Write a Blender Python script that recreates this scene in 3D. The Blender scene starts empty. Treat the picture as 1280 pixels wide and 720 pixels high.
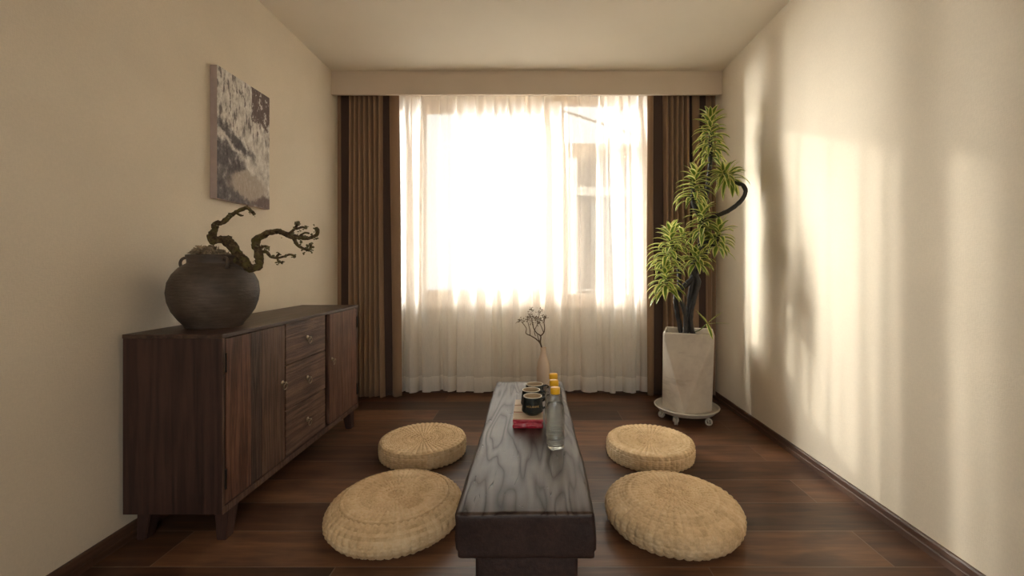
import bpy, bmesh, math, random
from mathutils import Vector, Matrix, noise
random.seed(7)
S = bpy.context.scene
C = S.collection
PI = math.pi
SKY, SKY_BACK, BAND, SUN, SLOPE, SKYC = .32, .65, 92.0, .6, .86, (1, .985, .955)
F, CX, CY, HC = 550.0, 667.0, 333.5, 1.03

def P(px, py, Y):
    """world point seen at photo pixel (px, py) at depth Y"""
    return Vector(((px - CX) / F * Y, Y, HC - (py - CY) / F * Y))

# ------------------------------------------------------------------ objects
def obj(name, bm, mats, parent=None, smooth=False, loc=None):
    me = bpy.data.meshes.new(name)
    bmesh.ops.recalc_face_normals(bm, faces=bm.faces)
    bm.to_mesh(me); bm.free()
    for m in (mats if isinstance(mats, (list, tuple)) else [mats]):
        me.materials.append(m)
    if smooth:
        for p in me.polygons: p.use_smooth = True
    o = bpy.data.objects.new(name, me); C.objects.link(o)
    if parent: o.parent = parent
    if loc is not None: o.location = loc
    return o

def tag(o, label=None, cat=None, group=None, kind=None):
    if label: o['label'] = label
    if cat: o['category'] = cat
    if group: o['group'] = group
    if kind: o['kind'] = kind
    return o

def thing(name, label, cat, loc=(0, 0, 0), rz=0, group=None):
    o = bpy.data.objects.new(name, None); C.objects.link(o)
    o.empty_display_size = .05
    o.location = loc; o.rotation_euler = (0, 0, rz)
    return tag(o, label, cat, group)

def kids(o): return [c for c in bpy.data.objects if c.parent == o]
def dup(o, parent=None):
    c = o.copy(); C.objects.link(c)
    if parent: c.parent = parent
    for ch in kids(o): dup(ch, c)
    return c

# ------------------------------------------------------------------ mesh tools
def box(bm, x0, x1, y0, y1, z0, z1, bev=0.0, mi=0, seg=2):
    r = bmesh.ops.create_cube(bm, size=1)
    vs = r['verts']
    for v in vs:
        v.co = Vector((x0 + (v.co.x + .5) * (x1 - x0), y0 + (v.co.y + .5) * (y1 - y0), z0 + (v.co.z + .5) * (z1 - z0)))
    fs = set(f for v in vs for f in v.link_faces)
    for f in fs: f.material_index = mi
    if bev:
        es = set(e for f in fs for e in f.edges)
        r = bmesh.ops.bevel(bm, geom=list(es), offset=bev, segments=seg, affect='EDGES', profile=.6)
        fs = set(f for f in fs if f.is_valid) | set(r['faces'])
    for f in fs: f.material_index = mi
    return fs

def lathe(bm, prof, n=48, cx=0, cy=0, cz=0, mi=0, rot=0):
    rings = []
    for r, z in prof:
        if r < 1e-6: rings.append([bm.verts.new((cx, cy, cz + z))])
        else: rings.append([bm.verts.new((cx + r * math.cos(2 * PI * i / n + rot), cy + r * math.sin(2 * PI * i / n + rot), cz + z)) for i in range(n)])
    for a, b in zip(rings, rings[1:]):
        for i in range(n):
            j = (i + 1) % n
            if len(a) == 1 and len(b) == 1: continue
            if len(a) == 1: f = bm.faces.new((a[0], b[j], b[i]))
            elif len(b) == 1: f = bm.faces.new((a[i], a[j], b[0]))
            else: f = bm.faces.new((a[i], a[j], b[j], b[i]))
            f.material_index = mi

def spline(pts, sub=6):
    """Catmull-Rom through points (Vector, radius)"""
    out = []
    n = len(pts)
    for i in range(n - 1):
        p0 = pts[max(i - 1, 0)]; p1 = pts[i]; p2 = pts[i + 1]; p3 = pts[min(i + 2, n - 1)]
        for k in range(sub):
            t = k / sub
            f = lambda a, b, c, d: .5 * ((2 * b) + (c - a) * t + (2 * a - 5 * b + 4 * c - d) * t * t + (3 * b - a - 3 * c + d) * t ** 3)
            out.append((f(p0[0], p1[0], p2[0], p3[0]), p1[1] + (p2[1] - p1[1]) * t))
    out.append(pts[-1])
    return out

def tube(bm, pts, n=8, mi=0, rough=0.0, closed=False, cap=True):
    rings = []
    up = None
    N = len(pts)
    for i, (p, r) in enumerate(pts):
        if closed: d = pts[(i + 1) % N][0] - pts[i - 1][0]
        else: d = pts[min(i + 1, N - 1)][0] - pts[max(i - 1, 0)][0]
        if d.length < 1e-9: d = Vector((0, 0, 1))
        d.normalize()
        if up is None:
            up = Vector((0, 0, 1)) if abs(d.z) < .9 else Vector((1, 0, 0))
        a = d.cross(up)
        if a.length < 1e-6: a = d.orthogonal()
        a.normalize(); b = d.cross(a); up = -b if False else up - d * up.dot(d)
        if up.length < 1e-6: up = a.copy()
        up.normalize()
        ring = []
        for k in range(n):
            t = 2 * PI * k / n
            q = p + (a * math.cos(t) + b * math.sin(t)) * r
            if rough: q = q + noise.noise_vector(q * 40) * rough * r + noise.noise_vector(q * 110) * rough * r * .6
            ring.append(bm.verts.new(q))
        rings.append(ring)
    lst = list(zip(rings, rings[1:]))
    if closed: lst.append((rings[-1], rings[0]))
    for a, b in lst:
        for k in range(n):
            j = (k + 1) % n
            f = bm.faces.new((a[k], a[j], b[j], b[k])); f.material_index = mi
    if cap and not closed:
        for ring in (rings[0], rings[-1]):
            f = bm.faces.new(ring); f.material_index = mi

def ringtube(bm, c, axis, R, r, n=24, m=8, arc=2 * PI, start=0, mi=0, squash=1):
    axis = Vector(axis).normalized(); u = axis.orthogonal().normalized(); v = axis.cross(u)
    k = n if arc > 6.28 else n + 1
    pts = [(Vector(c) + (u * math.cos(start + arc * i / n) + v * squash * math.sin(start + arc * i / n)) * R, r) for i in range(k)]  # back sky sets the strength of the added window's fill
    tube(bm, pts, m, mi, closed=arc > 6.28)

# ------------------------------------------------------------------ materials
class N:
    def __init__(s, name):
        s.m = bpy.data.materials.new(name); s.m.use_nodes = True
        s.t = s.m.node_tree; s.t.nodes.clear()
        s.out = s.t.nodes.new('ShaderNodeOutputMaterial')
    def n(s, typ, **kw):
        nd = s.t.nodes.new('ShaderNode' + typ)
        for k, v in kw.items():
            if k in nd.inputs.keys(): s.set(nd.inputs[k], v)
            else: setattr(nd, k, v)
        return nd
    def set(s, sock, v):
        if hasattr(v, 'node') and hasattr(v, 'is_output'): s.t.links.new(v, sock)
        elif hasattr(v, 'outputs'): s.t.links.new(v.outputs[0], sock)
        else: sock.default_value = (*v, 1) if (isinstance(v, tuple) and len(v) == 3 and sock.type == 'RGBA') else v
    def math(s, op, a, b=0.0, c=None, clamp=False):
        nd = s.t.nodes.new('ShaderNodeMath'); nd.operation = op; nd.use_clamp = clamp
        s.set(nd.inputs[0], a); s.set(nd.inputs[1], b)
        if c is not None: s.set(nd.inputs[2], c)
        return nd.outputs[0]
    def mix(s, fac, a, b, mode='MIX'):
        nd = s.t.nodes.new('ShaderNodeMix'); nd.data_type = 'RGBA'; nd.blend_type = mode
        s.set(nd.inputs[0], fac); s.set(nd.inputs[6], a); s.set(nd.inputs[7], b)
        return nd.outputs[2]
    def ramp(s, fac, stops):
        nd = s.t.nodes.new('ShaderNodeValToRGB'); s.set(nd.inputs[0], fac)
        e = nd.color_ramp.elements
        while len(e) < len(stops): e.new(.5)
        for q, (p, c) in zip(e, stops):
            q.position = p; q.color = (*c, 1) if len(c) == 3 else c
        return nd.outputs[0]
    def sstep(s, v, a, b):
        nd = s.t.nodes.new('ShaderNodeMapRange'); nd.interpolation_type = 'SMOOTHSTEP'
        s.set(nd.inputs[0], v); s.set(nd.inputs[1], a); s.set(nd.inputs[2], b); s.set(nd.inputs[3], 0.0); s.set(nd.inputs[4], 1.0)
        return nd.outputs[0]
    def coord(s, scale=(1, 1, 1), kind='Object', loc=(0, 0, 0), rot=(0, 0, 0)):
        tc = s.t.nodes.new('ShaderNodeTexCoord')
        mp = s.t.nodes.new('ShaderNodeMapping'); s.t.links.new(tc.outputs[kind], mp.inputs[0])
        mp.inputs['Scale'].default_value = scale; mp.inputs['Location'].default_value = loc; mp.inputs['Rotation'].default_value = rot
        return mp.outputs[0]
    def noise(s, vec, scale, detail=4, rough=.55, dist=0):
        nd = s.t.nodes.new('ShaderNodeTexNoise'); s.set(nd.inputs['Vector'], vec)
        nd.inputs['Scale'].default_value = scale; nd.inputs['Detail'].default_value = detail
        nd.inputs['Roughness'].default_value = rough; nd.inputs['Distortion'].default_value = dist
        return nd.outputs[0]
    def bump(s, h, strength=.3, dist=.01, normal=None):
        nd = s.t.nodes.new('ShaderNodeBump'); s.set(nd.inputs['Height'], h)
        nd.inputs['Strength'].default_value = strength; nd.inputs['Distance'].default_value = dist
        if normal is not None: s.set(nd.inputs['Normal'], normal)
        return nd.outputs[0]
    def pbr(s, col, rough=.6, normal=None, metal=0.0, spec=.5, **kw):
        nd = s.t.nodes.new('ShaderNodeBsdfPrincipled')
        s.set(nd.inputs['Base Color'], col); s.set(nd.inputs['Roughness'], rough); nd.inputs['Metallic'].default_value = metal
        s.set(nd.inputs['Specular IOR Level'], spec)
        if normal is not None: s.set(nd.inputs['Normal'], normal)
        for k, v in kw.items(): s.set(nd.inputs[k.replace('_', ' ')], v)
        s.t.links.new(nd.outputs[0], s.out.inputs[0])
        return s.m

def plain(name, col, rough=.6, metal=0.0, var=.12, scale=20, bump=.0, **kw):
    n = N(name); v = n.coord()
    f = n.noise(v, scale, 4)
    c = n.ramp(f, [(.3, tuple(x * (1 - var) for x in col)), (.7, tuple(min(1, x * (1 + var)) for x in col))])
    return n.pbr(c, rough, n.bump(n.noise(v, scale * 4, 3), bump, .004) if bump else None, metal, **kw)

def wood(name, dark, mid, light, axis, scale=1.0, rough=.5, bump=.35, ring=9, spec=.4, seed=0, contrast=(.36, .5, .66)):
    """grain runs along axis"""
    n = N(name)
    st = [1.0, 1.0, 1.0]; st[axis] = .055
    v = n.coord(tuple(x * scale for x in st), loc=(seed * 1.7, seed * .9, seed * 2.3))
    warp = n.noise(v, 5.0, 3, .5)
    w = n.math('SINE', n.math('MULTIPLY', warp, ring * 6.0))
    w = n.math('MULTIPLY_ADD', w, .5, .5)
    fine = n.noise(v, 60, 5, .7)
    blot = n.noise(n.coord((scale * .8,) * 3, loc=(seed, 3, 1)), 2.5, 3)
    h = n.math('ADD', n.math('MULTIPLY', w, .16), n.math('ADD', n.math('MULTIPLY', fine, .55), n.math('MULTIPLY', blot, .33)))
    c = n.ramp(h, [(contrast[0], dark), (contrast[1], mid), (contrast[2], light)])
    return n.pbr(c, n.math('MULTIPLY_ADD', fine, .25, rough - .12), n.bump(h, bump, .006), 0, spec)

def wall_mat(name, col):
    n = N(name)
    v = n.coord((1, 1, 1))
    mott = n.noise(v, 2.6, 5, .6)
    fine = n.noise(n.coord((90, 90, 300)), 1.0, 2, .6)
    fine2 = n.noise(n.coord((300, 300, 60)), 1.0, 2, .6)
    c = n.ramp(mott, [(.3, tuple(x * .965 for x in col)), (.7, tuple(min(1, x * 1.03) for x in col))])
    weave = n.math('ADD', fine, fine2)
    c = n.mix(n.math('MULTIPLY', n.sstep(weave, .8, 1.2), .16), c, tuple(x * .72 for x in col))
    return n.pbr(c, .85, n.bump(weave, .25, .002), 0, .25)

WALL = wall_mat('wall_covering', (.735, .64, .505))
CEIL = plain('ceiling_paint', (.76, .68, .56), .9, var=.02, scale=3)
FASC = plain('fascia_paint', (.66, .555, .44), .85, var=.02, scale=4)

def floor_mat():
    n = N('dark_plank_floor')
    PW, PL = .206, 1.28
    tc = n.t.nodes.new('ShaderNodeTexCoord'); sep = n.n('SeparateXYZ', Vector=tc.outputs['Object'])
    x, y = sep.outputs[0], sep.outputs[1]
    row = n.math('DIVIDE', n.math('SUBTRACT', y, .068), PW)
    ri = n.math('FLOOR', row); rf = n.math('SUBTRACT', row, ri)
    par = n.math('MULTIPLY', n.math('ABSOLUTE', n.math('MODULO', ri, 2.0)), .5)
    # odd rows have joints at x = 1.24 + k * PL
    u = n.math('ADD', n.math('DIVIDE', n.math('SUBTRACT', x, 1.24), PL), n.math('ADD', par, 10.5))
    ui = n.math('FLOOR', u); uf = n.math('SUBTRACT', u, ui)
    ey = n.math('MULTIPLY', n.math('MINIMUM', rf, n.math('SUBTRACT', 1.0, rf)), PW)
    ex = n.math('MULTIPLY', n.math('MINIMUM', uf, n.math('SUBTRACT', 1.0, uf)), PL)
    edge = n.math('MINIMUM', ey, ex)
    gap = n.math('SUBTRACT', 1.0, n.sstep(edge, .0008, .0028))
    idv = n.n('CombineXYZ', X=ri, Y=ui)
    wn = n.n('TexWhiteNoise', noise_dimensions='2D', Vector=idv)
    off = n.math('MULTIPLY', wn.outputs[0], 37.0)
    vec = n.n('CombineXYZ', X=n.math('MULTIPLY', x, 1.1), Y=n.math('MULTIPLY', y, 9.0), Z=off)
    g = n.noise(vec, 2.2, 6, .62, .4)
    vec2 = n.n('CombineXYZ', X=n.math('MULTIPLY', x, 4), Y=n.math('MULTIPLY', y, 90.0), Z=off)
    g2 = n.noise(vec2, 1.0, 4, .7)
    vec3 = n.n('CombineXYZ', X=n.math('MULTIPLY', x, 2.2), Y=n.math('MULTIPLY', y, 5.0), Z=off)
    dk = n.noise(vec3, 1.6, 3, .5)
    h = n.math('ADD', n.math('MULTIPLY', g, .6), n.math('ADD', n.math('MULTIPLY', g2, .25), n.math('MULTIPLY', n.math('SUBTRACT', wn.outputs[0], .3), .30)))
    c = n.ramp(h, [(.34, (.040, .020, .0125)), (.52, (.115, .054, .030)), (.70, (.22, .108, .056))])
    c = n.mix(n.math('MULTIPLY', n.sstep(dk, .52, .72), .6), c, (.045, .026, .019))
    c = n.mix(gap, c, (.19, .13, .095))
    r = n.math('MULTIPLY_ADD', g2, .22, .24)
    return n.pbr(c, r, n.bump(n.math('SUBTRACT', n.math('MULTIPLY', g2, .3), n.math('MULTIPLY', gap, 1.0)), .22, .002), 0, .42)

BASE = wood('baseboard_wood', (.055, .026, .016), (.085, .042, .026), (.12, .062, .038), 1, 2.0, .45, .15)
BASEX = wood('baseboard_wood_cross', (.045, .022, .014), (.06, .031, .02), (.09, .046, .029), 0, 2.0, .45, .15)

# ------------------------------------------------------------------ room shell
XL, XR, YB, YF, ZC = -1.53, 1.427, -1.5, 3.62, 2.512
T = .12
def shell(name, mat, *b, bev=0):
    bm = bmesh.new(); box(bm, *b, bev=bev)
    return tag(obj(name, bm, mat), kind='structure')
shell('floor', floor_mat(), XL - T, XR + T, YB - T, YF + .25, -.1, 0)
shell('ceiling', CEIL, XL - T, XR + T, YB - T, YF + .25, ZC, ZC + .1)
shell('wall_left', WALL, XL - T, XL, YB, YF + .2, 0, ZC)
shell('wall_right', WALL, XR, XR + T, YB, YF + .2, 0, ZC)
bm = bmesh.new()
BX0, BX1, BZ0, BZ1 = -.75, 1.05, .55, 2.3  # opening for the added fill window
box(bm, XL - T, BX0, YB - T, YB, 0, ZC); box(bm, BX1, XR + T, YB - T, YB, 0, ZC)
box(bm, BX0, BX1, YB - T, YB, 0, BZ0); box(bm, BX0, BX1, YB - T, YB, BZ1, ZC)
tag(obj('wall_back', bm, WALL), kind='structure')
# window wall: sill part, two piers and a lintel
WX0, WX1, WZ0, WZ1, WD = -1.44, .94, .70, 2.43, .22
bm = bmesh.new()
box(bm, XL, XR, YF, YF + WD, 0, WZ0)
box(bm, XL, WX0, YF, YF + WD, WZ0, WZ1)
box(bm, WX1, XR, YF, YF + WD, WZ0, WZ1)
box(bm, XL, XR, YF, YF + WD, WZ1, ZC)
tag(obj('wall_front', bm, WALL), kind='structure')
# fascia board in front of the curtain recess
shell('trim_1', FASC, XL, XR, 3.326, 3.35, 2.333, ZC, bev=.002)

def baseboard(name, mat, prof_pts):
    pass
def bb_profile(bm, p0, p1, nrm, h=.056):
    """stepped skirting along p0-p1, nrm points into the room"""
    p0 = Vector(p0); p1 = Vector(p1); nrm = Vector(nrm)
    pr = [(0, 0), (.014, 0), (.014, .024), (.012, .0265), (.0095, .027), (.0095, .030), (.012, .031), (.012, h - .006), (.008, h), (0, h)]
    a = [bm.verts.new(p0 + nrm * d + Vector((0, 0, z))) for d, z in pr]
    b = [bm.verts.new(p1 + nrm * d + Vector((0, 0, z))) for d, z in pr]
    for i in range(len(pr)):
        j = (i + 1) % len(pr); bm.faces.new((a[i], a[j], b[j], b[i]))
    bm.faces.new(a); bm.faces.new(b)
bm = bmesh.new()
for y0, y1 in ((YB, 1.02), (1.021, 2.552), (2.553, YF)): bb_profile(bm, (XR, y0, 0), (XR, y1, 0), (-1, 0, 0))
tag(obj('baseboard_right', bm, BASE), kind='structure')
bm = bmesh.new()
for y0, y1 in ((YB, 1.515), (1.5165, YF)): bb_profile(bm, (XL, y0, 0), (XL, y1, 0), (1, 0, 0), .061)
tag(obj('baseboard_left', bm, BASE), kind='structure')
bm = bmesh.new(); bb_profile(bm, (XL + .014, YF, 0), (XR - .014, YF, 0), (0, -1, 0))
tag(obj('baseboard_front', bm, BASEX), kind='structure')

# window ----------------------------------------------------------------
FRAME = plain('window_frame_paint', (.84, .69, .56), .45, var=.03, scale=6)
n = N('window_glass')
lw = n.n('LayerWeight', Blend=.5); fr = n.math('MULTIPLY_ADD', n.math('POWER', lw.outputs[1], 5.0), .55, .03)
tr = n.n('BsdfTransparent', Color=(.97, .98, .97)); gl = n.n('BsdfGlossy', Roughness=.02)
mx = n.n('MixShader'); n.t.links.new(fr, mx.inputs[0]); n.t.links.new(tr.outputs[0], mx.inputs[1]); n.t.links.new(gl.outputs[0], mx.inputs[2])
n.t.links.new(mx.outputs[0], n.out.inputs[0]); GLASSP = n.m

win = bpy.data.objects.new('window_1', None); C.objects.link(win); win.location = (0, YF + .1, WZ0); tag(win, kind='structure')
def wpart(name, bm, mat, parent):
    o = obj(name, bm, mat, parent)
    o.matrix_parent_inverse = Matrix.Translation(-Vector((0, YF + .1, WZ0))) if parent == win else Matrix.Identity(4)
    return o
y0, y1 = YF + .05, YF + .11
bm = bmesh.new()
box(bm, WX0, WX0 + .05, y0, y1, WZ0, WZ1, .004); box(bm, WX1 - .05, WX1, y0, y1, WZ0, WZ1, .004)
box(bm, WX0 + .05, WX1 - .05, y0, y1, WZ1 - .03, WZ1, .004); box(bm, WX0 + .05, WX1 - .05, y0, y1, WZ0, WZ0 + .05, .004)
box(bm, .165, .235, y0, y1, WZ0 + .05, WZ1 - .03, .004)
box(bm, -1.04, -.985, y0, y1, WZ0 + .05, WZ1 - .03, .004)
box(bm, .235, WX1 - .05, y0, y1, 2.0, 2.045, .004)
frame = wpart('window_frame', bm, FRAME, win)
def sash(x0, x1, z0, z1, w=.055, wr=None):
    wr = wr or w
    bm = bmesh.new(); a, b = y0 + .008, y1 - .008
    box(bm, x0, x0 + w, a, b, z0, z1, .004); box(bm, x1 - wr, x1, a, b, z0, z1, .004)
    box(bm, x0 + w, x1 - wr, a, b, z0, z0 + w, .004); box(bm, x0 + w, x1 - wr, a, b, z1 - w, z1, .004)
    o = wpart('sash', bm, FRAME, win)
    bm = bmesh.new(); box(bm, x0 + w - .005, x1 - wr + .005, (a + b) / 2 - .003, (a + b) / 2 + .003, z0 + w - .005, z1 - w + .005)
    wpart('pane', bm, GLASSP, o)
sash(-.985, .165, WZ0 + .05, WZ1 - .03, .085)
sash(WX0 + .05, -1.04, WZ0 + .05, WZ1 - .03, .055)
sash(.235, WX1 - .05, 2.045, WZ1 - .03, .018)
sash(.235, WX1 - .05, WZ0 + .05, 2.0, .05, .1)
bm = bmesh.new(); box(bm, WX0 - .02, WX1 + .02, YF - .018, YF + .05, WZ0 - .025, WZ0 + .003, .004)
SILL = plain('sill_stone', (.66, .57, .46), .35, var=.05, scale=12)
wpart('window_sill', bm, SILL, win)

bm = bmesh.new()  # window added behind the camera, out of view, to let in fill light
for x0, x1, z0, z1 in ((BX0, BX0 + .06, BZ0, BZ1), (BX1 - .06, BX1, BZ0, BZ1), (BX0 + .06, BX1 - .06, BZ0, BZ0 + .06), (BX0 + .06, BX1 - .06, BZ1 - .06, BZ1), (.12, .18, BZ0 + .06, BZ1 - .06)):
    box(bm, x0, x1, YB - .08, YB - .03, z0, z1, .004)
w2 = tag(obj('added_fill_window', bm, FRAME), kind='structure')
bm = bmesh.new(); box(bm, BX0 + .055, BX1 - .055, YB - .058, YB - .052, BZ0 + .055, BZ1 - .055); obj('pane', bm, GLASSP, w2)

# ------------------------------------------------------------------ outside
BRK = plain('render_wall_outside', (.20, .155, .12), .9, var=.15, scale=1.2)
BWH = plain('balcony_paint_outside', (.5, .46, .40), .8, var=.05, scale=3)
BDK = plain('dark_window_outside', (.13, .12, .11), .3, var=.2, scale=2)
bld = thing('building', 'brown neighbouring building with pale ledges seen hazily through the right window panes', 'building', (4.6, 11, -3))
def bpart(name, mat, *boxes):
    bm = bmesh.new()
    for b in boxes: box(bm, b[0] - 4.6, b[1] - 4.6, b[2] - 11, b[3] - 11, b[4] + 3, b[5] + 3)
    return obj(name, bm, mat, bld)
bpart('wall', BRK, (.66, 8, 6.6, 9.5, -3, 2.86))
bpart('ledge', BWH, (.62, 8, 6.45, 6.6, 2.08, 2.20))
bpart('ledge', BWH, (.62, 8, 6.45, 6.6, .15, .27))
bpart('window', BDK, (.85, 1.2, 6.55, 6.6, 1.2, 2.0))
bpart('window', BDK, (1.35, 1.75, 6.55, 6.6, .9, 2.0))
bpart('shutter', BWH, (1.22, 1.27, 6.53, 6.6, .8, 2.04))
for z in (.5, .68):
    bpart('railing', BWH, (.66, 2.4, 6.4, 6.43, z, z + .025))
def bar(p, q, r):  # straight bars stand for the cable and branch lines behind the transom pane
    bm = bmesh.new(); o = Vector((4.6, 11, -3)); tube(bm, [(p - o, r), (q - o, r)], 8); return obj('diagonal_bar', bm, BRK, bld)
bar(P(700, 137, 6.7), P(800, 171, 6.7), .02)
bar(P(748, 215, 6.9), P(780, 125, 6.9), .032)

# ------------------------------------------------------------------ curtains
def cloth(path_fn, S0, S1, ns, z0, z1, nz, mats, mat_fn, name, solid=0.0):
    bm = bmesh.new(); g = []
    for j in range(nz + 1):
        t = j / nz; row = []
        for i in range(ns + 1):
            s = S0 + (S1 - S0) * i / ns
            x, y, dz = path_fn(s, t)
            row.append(bm.verts.new((x, y, z1 + (z0 - z1) * t + dz)))
        g.append(row)
    for j in range(nz):
        for i in range(ns):
            f = bm.faces.new((g[j][i], g[j + 1][i], g[j + 1][i + 1], g[j][i + 1]))
            f.material_index = mat_fn(S0 + (S1 - S0) * (i + .5) / ns, (j + .5) / nz)
    o = obj(name, bm, mats, None, True)
    if solid:
        m = o.modifiers.new('thickness', 'SOLIDIFY'); m.thickness = solid; m.offset = 0
    return o

def drape_mat(name, col, var=.06):
    n = N(name)
    v = n.coord((1, 1, 1)); f = n.noise(n.coord((500, 500, 500)), 1, 2)
    c = n.ramp(f, [(.3, tuple(x * (1 - var) for x in col)), (.7, tuple(x * (1 + var) for x in col))])
    return n.pbr(c, .8, n.bump(f, .2, .002), 0, .2, Sheen_Weight=.15)
DRB = drape_mat('drape_brown', (.285, .18, .108))
DRD = drape_mat('drape_dark_band_and_gap_shade', (.07, .043, .033))
DRR = drape_mat('drape_brown_right', (.285, .18, .108))

# sheer: mixed transparent / translucent voile
def sheer_mat(name, tfac, col, trl):
    n = N(name)
    th = n.noise(n.coord((420, 420, 30)), 1, 2, .6)
    t1 = n.n('BsdfTransparent', Color=(1, .99, .975)); t2 = n.n('BsdfTranslucent', Color=trl); t3 = n.n('BsdfDiffuse', Color=col)
    m1 = n.n('MixShader', Fac=.6); n.t.links.new(t2.outputs[0], m1.inputs[1]); n.t.links.new(t3.outputs[0], m1.inputs[2])
    m2 = n.n('MixShader'); n.set(m2.inputs[0], n.math('MULTIPLY_ADD', n.math('SUBTRACT', th, .5), .2, 1 - tfac))
    n.t.links.new(t1.outputs[0], m2.inputs[1]); n.t.links.new(m1.outputs[0], m2.inputs[2])
    n.t.links.new(m2.outputs[0], n.out.inputs[0]); return n.m
SHE = sheer_mat('voile', .36, (.92, .895, .85), (.95, .93, .89))
SHH = sheer_mat('voile_hem', .18, (.92, .895, .85), (.95, .93, .89))
random.seed(3)
# pleat centres along the rail
pl = [-1.1]
while pl[-1] < .95: pl.append(pl[-1] + random.uniform(.115, .175))
amp = [random.uniform(.55, 1.15) for _ in pl]; skew = [random.uniform(-1, 1) for _ in pl]
def sheer_path(s, t):
    k = 0
    while k < len(pl) - 2 and s > pl[k + 1]: k += 1
    w = pl[k + 1] - pl[k]; u = (s - pl[k]) / w
    a = amp[k] * (1 - u) + amp[k + 1] * u; sk = skew[k] * (1 - u) + skew[k + 1] * u
    ph = 2 * PI * u
    grow = .45 + .75 * min(1, t * 1.3)
    pinch = math.exp(-(t / .10) ** 2)
    y = 3.514 - .040 * a * grow * math.cos(ph) - .012 * math.cos(ph * .5 + sk * 3 + t) * grow - .006 * math.cos(2 * ph + sk * 4) * grow
    x = s + (.030 * sk * grow + .030 * pinch + .014) * math.sin(ph) + .012 * a * math.sin(2 * ph) * grow + .012 * t * math.sin(s * 9 + 2 * t)
    y += pinch * .01 * math.cos(3 * ph)
    return x, y, 0.006 * math.cos(ph) * t + (.006 * math.sin(s * 7) * t)
sh = cloth(sheer_path, -1.12, .95, 900, .035, 2.44, 60, [SHE, SHH], lambda s, t: 1 if t > .957 else 0, 'sheer_curtain')
tag(sh, 'translucent white sheer curtain covering the whole window between the brown drapes', 'curtain')

def pleat(x, p, x0, amp_, y0, ph=0):
    return y0 + amp_ * math.sin(2 * PI * (x - x0) / p + ph)
def left_drape(s, t):
    # s runs across the gathered width
    x = s; y = 3.43
    if s < -1.507: y += .010 * math.sin((s + 1.5285) * 120)
    elif s < -1.443: y += .012
    elif s < -1.182:
        ph = 2 * PI * (s + 1.443) / .0375
        y += .020 - .050 * abs(math.sin(ph / 2)) ** .7; x += .004 * math.sin(ph + 1.0) * (.4 + t)
    elif s < -1.122: y += .013
    else: y += -.016 * math.sin((s + 1.122) / .075 * PI)
    x += (.028 * t * max(0, (s + 1.45) / .4)) if s > -1.45 else 0
    x += .003 * math.sin(t * 5 + s * 30) * min(1, (s + 1.5285) / .05)
    return x, y, .004 * math.sin(s * 70) * t
ld = cloth(left_drape, -1.5285, -1.05, 260, .022, 2.46, 30, [DRB, DRD], lambda s, t: 1 if (-1.507 < s < -1.443 or -1.182 < s < -1.122) else 0, 'blackout_drape', .003)
tag(ld, 'brown pleated drape with dark vertical bands left of the window, behind the sideboard end', 'curtain', 'brown drapes beside the window')
def right_drape(s, t):
    x = s; y = 3.43
    if s < .934: y += -.012 * math.sin((s - .885) / .05 * PI)
    elif s < 1.01: y += .012
    elif s < 1.218:
        ph = 2 * PI * (s - 1.01) / .0415
        y += .020 - .048 * abs(math.sin(ph / 2)) ** .7; x += .004 * math.sin(ph + 1.0) * (.4 + t)
    elif s < 1.24: y += .045 * math.sin((s - 1.218) / .022 * PI)
    elif s < 1.29: y += -.01 * math.sin((s - 1.24) / .05 * PI)
    elif s < 1.35: y += .02
    else:
        y += .014 * math.sin((s - 1.35) / .035 * 2 * PI)
    x += .003 * math.sin(t * 6 + s * 30)
    return x, y, .004 * math.sin(s * 60) * t
rd = cloth(right_drape, .885, 1.421, 300, .03, 2.46, 30, [DRR, DRD], lambda s, t: 1 if (.934 < s < 1.01 or 1.29 < s < 1.35 or 1.219 < s < 1.239) else 0, 'blackout_drape', .003)  # narrow strip in the fold gap is shade, painted as dark cloth
tag(rd, 'brown pleated drape with dark vertical bands right of the window, behind the tall potted plant', 'curtain', 'brown drapes beside the window')

# ------------------------------------------------------------------ tea table
def table_wood():
    n = N('table_timber')
    v = n.coord((1, .12, 1))
    d = n.noise(v, 6.0, 3, .5, .4)
    w = n.math('MULTIPLY_ADD', n.math('SINE', n.math('MULTIPLY', d, 105)), .5, .5)
    fine = n.noise(n.coord((1, .05, 1)), 140, 4, .7)
    blot = n.noise(n.coord(), 7, 4, .6)
    # long checks / cracks along the grain
    ck = n.noise(n.coord((26, 2.2, 26)), 1.0, 2, .5, .2)
    crack = n.sstep(n.math('ABSOLUTE', n.math('SUBTRACT', ck, .5)), .012, .0)
    sparse = n.sstep(n.noise(n.coord(), 9, 2), .55, .62)
    crack = n.math('MULTIPLY', crack, sparse)
    h = n.math('ADD', n.math('MULTIPLY', n.math('POWER', w, .4), .45), n.math('MULTIPLY', fine, .55))
    c = n.ramp(n.math('ADD', n.math('MULTIPLY', h, .5), n.math('MULTIPLY', blot, .5)), [(.34, (.022, .012, .0095)), (.54, (.050, .029, .022)), (.72, (.085, .054, .042))])
    c = n.mix(crack, c, (.008, .005, .004))
    hh = n.math('SUBTRACT', n.math('ADD', n.math('MULTIPLY', n.math('POWER', w, .25), .75), n.math('MULTIPLY', fine, .8)), n.math('MULTIPLY', crack, 3.5))
    return n.pbr(c, n.math('MULTIPLY_ADD', fine, .2, .30), n.bump(hh, .32, .004), 0, n.math('SUBTRACT', .60, n.math('MULTIPLY', n.math('SUBTRACT', 1.0, n.math('POWER', w, .4)), .4)))
TW = table_wood()
n = N('table_end_grain')
v = n.coord((1, .3, 1.4), loc=(.1, 0, .55)); fine = n.noise(n.coord((1, .2, 1)), 70, 5, .7); blot = n.noise(n.coord(), 6, 4, .6)
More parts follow.
